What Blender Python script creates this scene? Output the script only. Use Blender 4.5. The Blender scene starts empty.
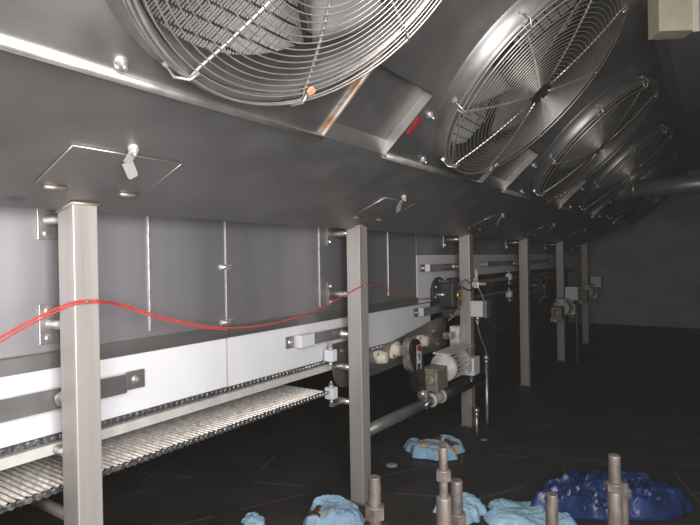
import bpy, bmesh, math, random
from mathutils import Vector, Matrix, noise
random.seed(7)
S = bpy.context.scene
COL = S.collection
FZ = -0.018            # floor height
sin, cos, tan, pi = math.sin, math.cos, math.tan, math.pi

# ------------------------------------------------------------------ materials
def mat(name, color, metal=0.0, rough=0.5, nscale=8, nvar=0.12, bump=0.0, bscale=60, stretch=(1,1,1),
        color2=None, split=(0.45,0.65), dscale=3.0, rvar=0.12, alpha=None, trans=0.0, spec=0.5, coat=0.0, det=4):
    m = bpy.data.materials.new(name); m.use_nodes = True
    nt = m.node_tree; N = nt.nodes; L = nt.links
    b = N['Principled BSDF']
    b.inputs['Metallic'].default_value = metal
    b.inputs['Roughness'].default_value = rough
    b.inputs['Specular IOR Level'].default_value = spec
    b.inputs['Transmission Weight'].default_value = trans
    b.inputs['Coat Weight'].default_value = coat
    if alpha is not None: b.inputs['Alpha'].default_value = alpha
    tc = N.new('ShaderNodeTexCoord'); mp = N.new('ShaderNodeMapping')
    mp.inputs['Scale'].default_value = stretch
    L.new(tc.outputs['Object'], mp.inputs['Vector'])
    n1 = N.new('ShaderNodeTexNoise'); n1.inputs['Scale'].default_value = nscale; n1.inputs['Detail'].default_value = det
    L.new(mp.outputs[0], n1.inputs['Vector'])
    r = N.new('ShaderNodeValToRGB')
    c = Vector(color)
    lo = [max(0, x*(1-nvar*1.6)) for x in c]; hi = [min(1, x*(1+nvar)) for x in c]
    r.color_ramp.elements[0].position = .3; r.color_ramp.elements[1].position = .7
    r.color_ramp.elements[0].color = (*lo, 1); r.color_ramp.elements[1].color = (*hi, 1)
    L.new(n1.outputs[0], r.inputs[0])
    out = r.outputs[0]
    if color2 is not None:
        n2 = N.new('ShaderNodeTexNoise'); n2.inputs['Scale'].default_value = dscale; n2.inputs['Detail'].default_value = 6
        L.new(tc.outputs['Object'], n2.inputs['Vector'])
        r2 = N.new('ShaderNodeValToRGB')
        r2.color_ramp.elements[0].position = split[0]; r2.color_ramp.elements[1].position = split[1]
        r2.color_ramp.elements[0].color = (0,0,0,1); r2.color_ramp.elements[1].color = (1,1,1,1)
        L.new(n2.outputs[0], r2.inputs[0])
        mx = N.new('ShaderNodeMix'); mx.data_type = 'RGBA'
        L.new(r2.outputs[0], mx.inputs[0]); L.new(out, mx.inputs[6]); mx.inputs[7].default_value = (*color2, 1)
        out = mx.outputs[2]
    L.new(out, b.inputs['Base Color'])
    mr = N.new('ShaderNodeMapRange')
    mr.inputs['To Min'].default_value = max(.03, rough-rvar); mr.inputs['To Max'].default_value = min(1, rough+rvar)
    L.new(n1.outputs[0], mr.inputs['Value']); L.new(mr.outputs[0], b.inputs['Roughness'])
    if bump:
        nb = N.new('ShaderNodeTexNoise'); nb.inputs['Scale'].default_value = bscale; nb.inputs['Detail'].default_value = 3
        L.new(mp.outputs[0], nb.inputs['Vector'])
        bp = N.new('ShaderNodeBump'); bp.inputs['Strength'].default_value = bump; bp.inputs['Distance'].default_value = .002
        L.new(nb.outputs[0], bp.inputs['Height']); L.new(bp.outputs[0], b.inputs['Normal'])
    return m

M = {}
M['post']   = mat('brushed_post_steel', (.50,.47,.44), .40, .50, 14, .10, .15, 120, (1,1,.05))
M['sheet']  = mat('matte_steel_sheet', (.37,.365,.36), .95, .50, 5, .06, .05, 90, (1,1,1), color2=(.27,.265,.26), split=(.68,.74), dscale=7)
M['fansheet'] = mat('fan_panel_steel', (.38,.37,.36), .92, .48, 6, .08, .05, 90, color2=(.32,.31,.30), split=(.62,.75), dscale=5)
M['side']   = mat('side_panel_steel', (.50,.49,.51), .85, .52, 3, .05, .04, 90, (1,1,.1))
M['steel']  = mat('stainless_steel', (.60,.58,.56), .80, .35, 20, .12, .08, 90)
M['bright'] = mat('bright_steel_wire', (.78,.76,.73), .80, .30, 30, .08)
M['shroud'] = mat('shroud_ring_steel', (.27,.265,.26), .85, .42, 12, .1, .06, 90)
M['wire']   = mat('guard_wire_steel', (.55,.52,.48), .85, .40, 30, .08)
M['bar']    = mat('flat_bar_steel', (.34,.33,.32), .75, .42, 12, .10, .1, 100, (1,.05,1))
M['dull']   = mat('dull_worn_steel', (.30,.29,.28), .6, .5, 20, .2, .1, 60)
M['hinge']  = mat('hinge_steel', (.40,.34,.29), .6, .45, 40, .2)
M['stud']   = mat('threaded_steel', (.095,.08,.07), .45, .5, 40, .2, .2, 150)
M['dark']   = mat('dark_cast_metal', (.06,.058,.055), .4, .5, 20, .25, .2, 60)
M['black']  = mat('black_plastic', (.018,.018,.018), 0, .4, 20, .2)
M['white']  = mat('white_polyethylene', (.84,.84,.87), 0, .45, 4, .03, .03, 40, rvar=.05)
M['block']  = mat('white_plastic_block', (.80,.83,.88), 0, .45, 10, .04)
M['cream']  = mat('cream_bearing_plastic', (.86,.80,.66), 0, .4, 20, .06)
M['cap']    = mat('cream_bearing_cap', (.82,.74,.61), 0, .35, 20, .10)
M['motor']  = mat('light_grey_motor_paint', (.80,.77,.72), .10, .45, 18, .14, .15, 50)
M['gear']   = mat('worn_gearbox_casting', (.32,.295,.25), .35, .5, 25, .25, .25, 50)
M['box']    = mat('pale_grey_box_plastic', (.82,.82,.83), 0, .45, 12, .05)
M['brass']  = mat('brass', (.62,.42,.16), .85, .35, 20, .15)
M['rust']   = mat('rust_stained_steel', (.42,.27,.18), .45, .45, 25, .25, .1, 70, color2=(.50,.44,.38), split=(.45,.6), dscale=14)
M['copper'] = mat('orange_clip', (.70,.38,.22), .3, .5, 20, .15)
M['red']    = mat('red_cord_fibre', (.62,.07,.06), 0, .6, 50, .15)
M['redtag'] = mat('red_plastic', (.34,.015,.02), 0, .5, 20, .1)
M['cable']  = mat('grey_cable', (.22,.22,.22), 0, .5, 20, .1)
M['chain']  = mat('chain_steel', (.55,.54,.53), .9, .28, 60, .4, .1, 80)
M['chaindark'] = mat('dark_chain_plate', (.10,.11,.13), .6, .4, 60, .3)
M['railsteel'] = mat('pale_rail_steel', (.80,.78,.74), .35, .45, 12, .08)
M['rod']    = mat('belt_rod_steel', (.80,.75,.69), .55, .40, 40, .2)
M['coil']   = None
M['blade']  = mat('aluminium_blade', (.30,.295,.29), .3, .5, 10, .08)
M['pipe']   = mat('grey_pipe', (.30,.30,.29), .55, .4, 8, .12)
M['wallfar']= mat('end_wall_panel', (.82,.79,.75), .0, .6, 2.2, .14, .0)
M['ceil']   = mat('ceiling_panel', (.42,.41,.39), .0, .6, 2, .1)
M['wall']   = mat('dark_insulated_wall', (.16,.155,.15), .1, .6, 3, .1)
M['beige']  = mat('beige_housing', (.44,.40,.29), .0, .55, 6, .12, color2=(.38,.32,.25), split=(.5,.75), dscale=5)
M['pale']   = mat('pale_edge', (.64,.61,.54), .1, .5, 6, .08)
M['cloth']  = mat('pale_blue_tissue', (.40,.60,.80), 0, .75, 14, .14, .3, 40, color2=(.62,.66,.50), split=(.60,.68), dscale=9)
M['cloth2'] = mat('pale_blue_stained_cloth', (.36,.62,.84), 0, .75, 14, .14, .3, 40, color2=(.70,.55,.30), split=(.52,.60), dscale=11)
M['stain']  = mat('brown_stain', (.16,.06,.035), 0, .8, 40, .5)
M['film']   = mat('dark_blue_plastic_film', (.020,.055,.20), 0, .34, 9, .35, .3, 22, spec=.7)
M['film2']  = mat('pale_blue_plastic_film', (.42,.68,.86), 0, .40, 9, .14, .2, 25, color2=(.62,.72,.68), split=(.55,.65), dscale=7)
M['debris'] = mat('grey_debris', (.45,.44,.42), 0, .7, 20, .15)
M['label']  = mat('white_label_paper', (.78,.77,.78), 0, .5, 20, .03)
M['nameplate'] = mat('ochre_nameplate', (.42,.33,.10), .3, .5, 30, .25)
M['ink']    = mat('dark_ink', (.03,.03,.05), 0, .5, 30, .1)

def coil_mat():
    m = bpy.data.materials.new('finned_coil_aluminium'); m.use_nodes = True
    nt = m.node_tree; N = nt.nodes; L = nt.links; b = N['Principled BSDF']
    b.inputs['Metallic'].default_value = .25; b.inputs['Roughness'].default_value = .38
    b.inputs['Base Color'].default_value = (.80,.80,.79,1)
    tc = N.new('ShaderNodeTexCoord')
    nz = N.new('ShaderNodeTexNoise'); nz.inputs['Scale'].default_value = 60; nz.inputs['Detail'].default_value = 3
    L.new(tc.outputs['Object'], nz.inputs['Vector'])
    rp = N.new('ShaderNodeValToRGB'); rp.color_ramp.elements[0].position=.35; rp.color_ramp.elements[1].position=.6
    rp.color_ramp.elements[0].color=(.70,.70,.70,1); rp.color_ramp.elements[1].color=(.92,.91,.88,1)
    L.new(nz.outputs[0], rp.inputs[0]); L.new(rp.outputs[0], b.inputs['Base Color'])
    return m
M['coil'] = coil_mat()

def floor_mat():
    m = bpy.data.materials.new('dark_worn_floor'); m.use_nodes = True
    nt = m.node_tree; N = nt.nodes; L = nt.links; b = N['Principled BSDF']
    tc = N.new('ShaderNodeTexCoord')
    n = N.new('ShaderNodeTexNoise'); n.inputs['Scale'].default_value = 3; n.inputs['Detail'].default_value = 8
    L.new(tc.outputs['Object'], n.inputs['Vector'])
    r = N.new('ShaderNodeValToRGB'); r.color_ramp.elements[0].position=.3; r.color_ramp.elements[1].position=.75
    r.color_ramp.elements[0].color=(.036,.033,.030,1); r.color_ramp.elements[1].color=(.066,.060,.054,1)
    L.new(n.outputs[0], r.inputs[0])
    # thin pale scratches running across the floor
    fac = None
    for ang, sc, th, sd in ((.5, 1.1, .9975, 0), (-.35, .9, .9978, 3), (1.2, .8, .9975, 7)):
        mp = N.new('ShaderNodeMapping'); mp.inputs['Rotation'].default_value = (0,0,ang); mp.inputs['Location'].default_value=(sd,sd*.7,0)
        L.new(tc.outputs['Object'], mp.inputs['Vector'])
        w = N.new('ShaderNodeTexWave'); w.wave_type='BANDS'; w.inputs['Scale'].default_value = sc*.55
        w.inputs['Distortion'].default_value = 1.4; w.inputs['Detail'].default_value=1; w.inputs['Detail Scale'].default_value=.35
        L.new(mp.outputs[0], w.inputs['Vector'])
        g = N.new('ShaderNodeMath'); g.operation='GREATER_THAN'; g.inputs[1].default_value = th+.0016
        L.new(w.outputs['Fac'], g.inputs[0])
        nn = N.new('ShaderNodeTexNoise'); nn.inputs['Scale'].default_value=1.7
        L.new(mp.outputs[0], nn.inputs['Vector'])
        g2 = N.new('ShaderNodeMath'); g2.operation='GREATER_THAN'; g2.inputs[1].default_value=.52
        L.new(nn.outputs[0], g2.inputs[0])
        mu = N.new('ShaderNodeMath'); mu.operation='MULTIPLY'; L.new(g.outputs[0], mu.inputs[0]); L.new(g2.outputs[0], mu.inputs[1])
        if fac is None: fac = mu.outputs[0]
        else:
            a = N.new('ShaderNodeMath'); a.operation='MAXIMUM'; L.new(fac, a.inputs[0]); L.new(mu.outputs[0], a.inputs[1]); fac = a.outputs[0]
    mx = N.new('ShaderNodeMix'); mx.data_type='RGBA'; L.new(fac, mx.inputs[0]); L.new(r.outputs[0], mx.inputs[6]); mx.inputs[7].default_value=(.15,.13,.115,1)
    L.new(mx.outputs[2], b.inputs['Base Color'])
    mr = N.new('ShaderNodeMapRange'); mr.inputs['To Min'].default_value=.42; mr.inputs['To Max'].default_value=.75
    L.new(n.outputs[0], mr.inputs['Value']); L.new(mr.outputs[0], b.inputs['Roughness'])
    bp = N.new('ShaderNodeBump'); bp.inputs['Strength'].default_value=.25; bp.inputs['Distance'].default_value=.004
    n3 = N.new('ShaderNodeTexNoise'); n3.inputs['Scale'].default_value=25; n3.inputs['Detail'].default_value=5
    L.new(tc.outputs['Object'], n3.inputs['Vector']); L.new(n3.outputs[0], bp.inputs['Height']); L.new(bp.outputs[0], b.inputs['Normal'])
    return m
M['floor'] = floor_mat()

# ------------------------------------------------------------------ mesh builder
class MB:
    def __init__(s): s.bm = bmesh.new()
    def _merge(s, b, smooth):
        if smooth:
            for f in b.faces: f.smooth = True
        me = bpy.data.meshes.new('t'); b.to_mesh(me); b.free(); s.bm.from_mesh(me); bpy.data.meshes.remove(me)
    def box(s, x0,x1,y0,y1,z0,z1, bev=0, mx=None, seg=2):
        b = bmesh.new(); r = bmesh.ops.create_cube(b, size=1)
        for v in b.verts: v.co = Vector(((x0+x1)/2+v.co.x*(x1-x0), (y0+y1)/2+v.co.y*(y1-y0), (z0+z1)/2+v.co.z*(z1-z0)))
        if bev: bmesh.ops.bevel(b, geom=b.edges[:], offset=bev, segments=seg, affect='EDGES', profile=.5)
        if mx is not None: b.transform(mx)
        s._merge(b, False); return s
    def poly(s, pts, ext, bev=0):                  # extruded polygon: pts 3D loop, ext vector
        b = bmesh.new(); e = Vector(ext)
        v = [b.verts.new(Vector(p)) for p in pts]; f = b.faces.new(v)
        r = bmesh.ops.extrude_face_region(b, geom=[f])
        for q in [g for g in r['geom'] if isinstance(g, bmesh.types.BMVert)]: q.co += e
        bmesh.ops.recalc_face_normals(b, faces=b.faces)
        if bev: bmesh.ops.bevel(b, geom=b.edges[:], offset=bev, segments=2, affect='EDGES', profile=.5)
        s._merge(b, False); return s
    def tube(s, pts, r, seg=8, closed=False, caps=True, smooth=True, rs=None):
        pts = [Vector(p) for p in pts]; n = len(pts); b = bmesh.new(); rings = []
        up = None
        for i, p in enumerate(pts):
            if closed: t = pts[(i+1) % n]-pts[i-1]
            else: t = pts[min(i+1, n-1)]-pts[max(i-1, 0)]
            t.normalize()
            if up is None:
                up = Vector((0,0,1)) if abs(t.z) < .9 else Vector((1,0,0))
            u = (up - t*up.dot(t)).normalized(); w = t.cross(u); up = u
            rr = rs[i] if rs else r
            rings.append([b.verts.new(p+(u*cos(2*pi*k/seg)+w*sin(2*pi*k/seg))*rr) for k in range(seg)])
        m = n if closed else n-1
        for i in range(m):
            a, c = rings[i], rings[(i+1) % n]
            for k in range(seg): b.faces.new((a[k], a[(k+1)%seg], c[(k+1)%seg], c[k]))
        sm = b.faces[:]
        if smooth:
            for f in sm: f.smooth = True
        if caps and not closed:
            b.faces.new(rings[0][::-1]); b.faces.new(rings[-1])
        bmesh.ops.recalc_face_normals(b, faces=b.faces)
        me = bpy.data.meshes.new('t'); b.to_mesh(me); b.free(); s.bm.from_mesh(me); bpy.data.meshes.remove(me); return s
    def cyl(s, p0, p1, r, seg=20, r2=None, smooth=True):
        p0, p1 = Vector(p0), Vector(p1)
        return s.tube([p0, p1], r, seg, rs=[r, r2 if r2 is not None else r], smooth=smooth)
    def lathe(s, o, ax, prof, seg=24, smooth=True):   # prof: list of (r, h) along axis
        o = Vector(o); ax = Vector(ax).normalized()
        u = (Vector((0,0,1)) if abs(ax.z) < .9 else Vector((1,0,0))); u = (u-ax*u.dot(ax)).normalized(); w = ax.cross(u)
        b = bmesh.new(); rings = []
        for r, h in prof:
            rings.append([b.verts.new(o+ax*h+(u*cos(2*pi*k/seg)+w*sin(2*pi*k/seg))*max(r,1e-5)) for k in range(seg)])
        for a, c in zip(rings, rings[1:]):
            for k in range(seg): b.faces.new((a[k], a[(k+1)%seg], c[(k+1)%seg], c[k]))
        bmesh.ops.recalc_face_normals(b, faces=b.faces)
        if smooth:
            for f in b.faces: f.smooth = True
        s._merge(b, False); return s
    def hexa(s, o, ax, r, h):
        o = Vector(o); ax = Vector(ax).normalized()
        return s.tube([o, o+ax*h], r, 6, smooth=False)
    def grid(s, fn, nu, nv, thick=0, smooth=True, keep=None):
        b = bmesh.new(); V = [[b.verts.new(fn(i/nu, j/nv)) for j in range(nv+1)] for i in range(nu+1)]
        for i in range(nu):
            for j in range(nv):
                if keep and not keep((i+.5)/nu, (j+.5)/nv): continue
                b.faces.new((V[i][j], V[i+1][j], V[i+1][j+1], V[i][j+1]))
        for v in [v for v in b.verts if not v.link_faces]: b.verts.remove(v)
        if thick:
            bmesh.ops.recalc_face_normals(b, faces=b.faces)
            bmesh.ops.solidify(b, geom=b.faces[:], thickness=thick)
        s._merge(b, smooth); return s
    def build(s, name, m, parent=None, kind=None):
        me = bpy.data.meshes.new(name); s.bm.to_mesh(me); s.bm.free(); me.materials.append(m)
        o = bpy.data.objects.new(name, me); COL.objects.link(o)
        if parent is not None: 
            o.parent = parent
            o.matrix_parent_inverse = wmat(parent).inverted()
        if kind: o['kind'] = kind
        return o

def wmat(o):
    m = o.matrix_basis.copy()
    if o.parent: m = wmat(o.parent) @ o.matrix_parent_inverse @ m
    return m
def thing(name, label, cat, loc=(0,0,0), group=None):
    o = bpy.data.objects.new(name, None); COL.objects.link(o); o.location = loc; o.empty_display_size = .1
    return tag(o, label, cat, group)
def tag(o, label, cat, group=None):
    o['label'] = label; o['category'] = cat
    if group: o['group'] = group
    return o
def dup(root, delta, label=None, group=None):
    def cp(o, par):
        c = o.copy(); COL.objects.link(c)
        if par is not None: c.parent = par; c.matrix_parent_inverse = o.matrix_parent_inverse.copy()
        for ch in list(o.children): cp(ch, c)
        return c
    r = cp(root, None); r.location = Vector(root.location)+Vector(delta)
    if label: r['label'] = label
    if group: r['group'] = group
    return r

# ------------------------------------------------------------------ setting
def struct(name, mb, m): 
    o = mb.build(name, m); o['kind'] = 'structure'; return o
YE = 11.5; XR = .62; XL = -4.2; YB = -.36; ZC = 2.82
struct('floor', MB().box(XL, XR, YB, YE, FZ-.1, FZ), M['floor'])
struct('ceiling', MB().box(XL, XR, YB, YE, ZC, ZC+.1), M['ceil'])
w = MB(); w.box(XL, XR, YE, YE+.1, FZ-.1, ZC+.1)
struct('wall_end', w, M['wallfar'])
struct('wall_left', MB().box(XL-.1, XL, YB, YE+.1, FZ-.1, ZC+.1), M['wall'])
DY0, DY1, DZ1 = -.34, .44, 2.0                      # unseen opening added in the right wall to let in side light
w = MB(); w.box(XR, XR+.1, DY1, YE+.1, FZ-.1, ZC+.1).box(XR, XR+.1, YB, DY1, DZ1, ZC+.1)
struct('wall_right', w, M['wall'])
OX0, OX1, OZ0, OZ1 = -.30, .55, 1.05, 2.05       # unseen opening behind the camera, placed and sized for the back light
w = MB(); w.box(XL-.1, OX0, YB-.1, YB, FZ-.1, ZC+.1).box(OX1, XR+.1, YB-.1, YB, FZ-.1, ZC+.1)
w.box(OX0, OX1, YB-.1, YB, FZ-.1, OZ0).box(OX0, OX1, YB-.1, YB, OZ1, ZC+.1)
struct('wall_back', w, M['wall'])

# ------------------------------------------------------------------ cooling housing
X0, Z0 = -1.065, 1.736
A = math.radians(43)
UV = Vector((cos(A), 0, sin(A))); NV = Vector((sin(A), 0, -cos(A))); YV = Vector((0,1,0))
def W(u, y, off=0): return Vector((X0, y, Z0)) + UV*u + NV*off
EDX, EDZ = -1.662, 1.495
HY0, HY1 = -.33, 8.68
FC = [.905+1.437*i for i in range(6)]; HW = .515; UT = 1.10
hous = thing('cooling_unit_housing', 'long sloping stainless steel evaporator hood running overhead along the post tops', 'evaporator hood', (EDX, 1, EDZ))
ten = (Z0-EDZ)/(X0-EDX); an = math.atan(ten)
SN = Vector((sin(an), 0, -cos(an)))     # outward normal (down) of bottom sheet
SU = Vector((cos(an), 0, sin(an)))
def Bp(x, y, off=0): return Vector((x, y, EDZ+(x-EDX)*ten)) + SN*off
b = MB(); b.poly([Bp(EDX,HY0), Bp(X0,HY0), Bp(X0,HY0,-.004), Bp(EDX,HY0,-.004)], (0,HY1-HY0,0))
b.box(EDX-.004, EDX, HY0, HY1, EDZ, EDZ+.05)
b.build('bottom_sheet', M['sheet'], hous)
# top / back skins
b = MB()
tp = W(UT, 0)
b.box(tp.x-.003, tp.x, HY0, HY1, tp.z, ZC)
b.box(-2.5, EDX-.004, HY0, HY1, EDZ+.046, EDZ+.05)
b.build('upper_skin', M['sheet'], hous)
for y in (HY0, HY1-.004):
    b = MB(); b.poly([(EDX,y,EDZ), (X0,y,Z0), (tp.x,y,tp.z), (tp.x,y,ZC), (-2.5,y,ZC), (-2.5,y,EDZ+.05), (EDX,y,EDZ+.05)], (0,.004,0))
    b.build('end_plate', M['sheet'], hous)
b = MB(); b.box(-2.52, -2.5, HY0, HY1, EDZ, ZC); b.build('back_plate', M['dull'], hous)

def holed(b, c, hw, r, u0, u1, uc, off, th):
    """square steel sheet with a round opening, built as a ring of quads"""
    n = 72
    def outer(a):
        cu, cy = cos(a), sin(a)
        k = 1e9
        if cu > 1e-9: k = min(k, (u1-uc)/cu)
        if cu < -1e-9: k = min(k, (u0-uc)/cu)
        if abs(cy) > 1e-9: k = min(k, hw/abs(cy))
        return uc+cu*k, c+cy*k
    angs = set(2*pi*i/n for i in range(n))
    for (du, dy) in ((u1-uc,hw),(u1-uc,-hw),(u0-uc,hw),(u0-uc,-hw)): angs.add(math.atan2(dy, du) % (2*pi))
    angs = sorted(angs); bb = bmesh.new(); R = []
    for a in angs:
        ou = outer(a)
        R.append([bb.verts.new(W(ou[0], ou[1], off)), bb.verts.new(W(uc+r*cos(a), c+r*sin(a), off)),
                  bb.verts.new(W(uc+r*cos(a), c+r*sin(a), off-th)), bb.verts.new(W(ou[0], ou[1], off-th))])
    for i in range(len(R)):
        p, q = R[i], R[(i+1) % len(R)]
        for k in range(4): bb.faces.new((p[k], p[(k+1)%4], q[(k+1)%4], q[k]))
    bmesh.ops.recalc_face_normals(bb, faces=bb.faces)
    b._merge(bb, False)
UC = .53; FR = .445
def coil(c, par):
    b = MB()
    rows = 22; n = 92; bb = bmesh.new()
    for i in range(rows):                        # rows of slanted fins with gaps between them
        ua = -.02+i*1.06/rows; ub = ua+1.06/rows*.84
        for j in range(n):
            y = c-.5+j*1.0/n; jt = random.uniform(-.0015,.0015)
            q = [bb.verts.new(W(ua, y+jt-.006, -.21)), bb.verts.new(W(ub, y+jt+.006, -.21)), bb.verts.new(W(ub, y+jt+.0125, -.226)), bb.verts.new(W(ua, y+jt+.0005, -.226))]
            bb.faces.new(q)
    b._merge(bb, False)
    ob = b.build('cooling_coil', M['coil'], par)
    b = MB(); b.poly([W(-.05,c-.51,-.26), W(UT,c-.51,-.26), W(UT,c-.51,-.29), W(-.05,c-.51,-.29)], (0,1.02,0))
    b.build('coil_back', M['dark'], ob); return ob
for i, c in enumerate(FC):
    b = MB(); holed(b, c, HW, FR, 0, UT, UC, 0, .004)
    # folded returns of the module box
    for y in (c-HW, c+HW-.003): b.poly([W(0,y), W(.285,y), W(.285,y,-.034), W(0,y,-.034)], (0,.003,0))
    b.build('fan_panel', M['fansheet'], hous)
    for y in (c-HW-.006, c+HW+.003):                              # inside partitions
        b = MB(); b.poly([W(0.0,y,-.034), W(UT,y,-.034), W(UT,y,-.40), W(.05,y,-.30)], (0,.003,0))
        b.build('partition_plate', M['dark'], hous)
    # rolled bottom lip
    b = MB(); b.tube([W(-.003,c-HW,.002), W(-.003,c+HW,.002)], .013, 14)
    b.poly([W(.0,c-HW,0), W(.0,c-HW,.014), W(-.004,c-HW,.014), W(-.004,c-HW,0)], (0,2*HW,0))
    b.build('bottom_lip', M['steel'], hous)
    coil(c, hous)
    # raised flanges at the sides of each module
    b = MB(); y = c+HW
    b.poly([W(-.012,y-.030,.001), W(-.012,y+.002,.001), W(-.012,y+.002,.010), W(-.012,y-.006,.010), W(-.012,y-.010,.005), W(-.012,y-.030,.005)], UV*.40)
    b.build('side_flange', M['rust'] if i % 2 == 0 else M['steel'], hous)
    b = MB(); y = c-HW
    b.poly([W(-.004,y-.004,-.034), W(-.004,y,-.034), W(-.004,y,.006), W(-.004,y-.004,.006)], UV*.285)
    b.build('side_flange', M['bar'], hous)
    # bolts near the lip
    for (u, yy) in ((.030, c-.22), (.215, c-HW+.085)):
        b = MB(); b.lathe(W(u,yy,0), NV, [(0,.004),(.016,.004),(.016,0)], 14); b.hexa(W(u,yy,.004), NV, .010, .009); b.cyl(W(u,yy,.013), W(u,yy,.026), .005, 8)
        b.build('bolt', M['steel'], hous)
for i in range(-1, 6):                                            # recessed cover plates between modules
    y0 = HY0 if i < 0 else FC[i]+HW
    y1 = FC[0]-HW if i < 0 else (FC[i+1]-HW if i < 5 else HY1)
    b = MB()
    b.poly([W(.045,y0,-.034), W(.285,y0,-.034), W(.285,y0,-.037), W(.045,y0,-.037)], (0,y1-y0,0))
    b.poly([W(0,y0,0), W(.045,y0,-.034), W(.045,y0,-.038), W(-.004,y0,-.002)], (0,y1-y0,0))
    b.poly([W(.285,y0,0), W(.285,y0,-.037), W(.289,y0,-.037), W(.289,y0,0)], (0,y1-y0,0))
    b.poly([W(.285,y0,0), W(UT,y0,0), W(UT,y0,-.004), W(.285,y0,-.004)], (0,y1-y0,0))
    b.build('joint_plate', M['fansheet'], hous)
# access flaps in the bottom sheet
latch_m = mat('satin_latch_steel', (.55,.53,.50), .35, .45, 20, .06)
for i in range(5):
    y0 = .735+1.543*i; y1 = y0+.333; xa, xb = -1.517, -1.33
    b = MB()
    b.poly([Bp(xa,y0,.001), Bp(xb,y0,.001), Bp(xb,y0,.005), Bp(xa,y0,.005)], (0,y1-y0,0))
    f = b.build('access_flap', M['sheet'], hous)
    b = MB(); g = .003
    loop = [Bp(xa,y0,.004), Bp(xb,y0,.004), Bp(xb,y1,.004), Bp(xa,y1,.004)]
    for a, c in ((0,1),(1,2),(2,3)): b.cyl(loop[a], loop[c], .0024, 6)
    b.build('flap_edge', M['steel'], f)
    for yy in (y0+.055, y1-.05):
        b = MB(); b.tube([Bp(xa-.008,yy-.032,.009), Bp(xa-.008,yy+.032,.009)], .0065, 8)
        b.poly([Bp(xa-.02,yy-.03,.001), Bp(xa+.005,yy-.03,.001), Bp(xa+.005,yy-.03,.003), Bp(xa-.02,yy-.03,.003)], (0,.06,0))
        b.build('hinge', M['hinge'], f)
    dy = 1.555*i
    dy = 1.53*i
    Pb = Bp(-1.298, .883+dy, 0); P = Pb; Q = Vector((-1.325, .883+dy, 1.604)); T = Vector((-1.352, .920+dy, 1.570))
    b = MB(); b.lathe(Pb, SN, [(0,.010),(.014,.010),(.014,0)], 14); b.hexa(Pb+SN*.010, SN, .009, .010)
    b.cyl(Pb+SN*.016, Pb+SN*.028, .0045, 8)
    S1 = (Q-P).normalized(); side = YV - S1*S1.dot(YV); side.normalize(); th = S1.cross(side)*.003
    wd = side*.012
    P2 = Pb+SN*.012-S1*.006
    b.poly([P2-wd, P2+wd, Q+wd, Q-wd], th)
    S2 = (T-Q).normalized(); sd = (YV-S2*S2.dot(YV)).normalized()*.015; t2 = S2.cross(sd).normalized()*.003
    b.poly([Q-sd, Q+sd, T+sd-S2*.008, T+sd*.7, T-sd*.7, T-sd-S2*.008], t2)
    b.build('flap_latch', latch_m, f)
# red tag on the panel by the second fan
b = MB(); b.poly([W(.190,1.846,.001), W(.190,1.872,.001), W(.110,1.886,.001), W(.110,1.862,.001)], NV*.004)
tag(b.build('red_strip', M['redtag']), 'small red plastic strip stuck on the hood left of the second fan', 'tag')

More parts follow.
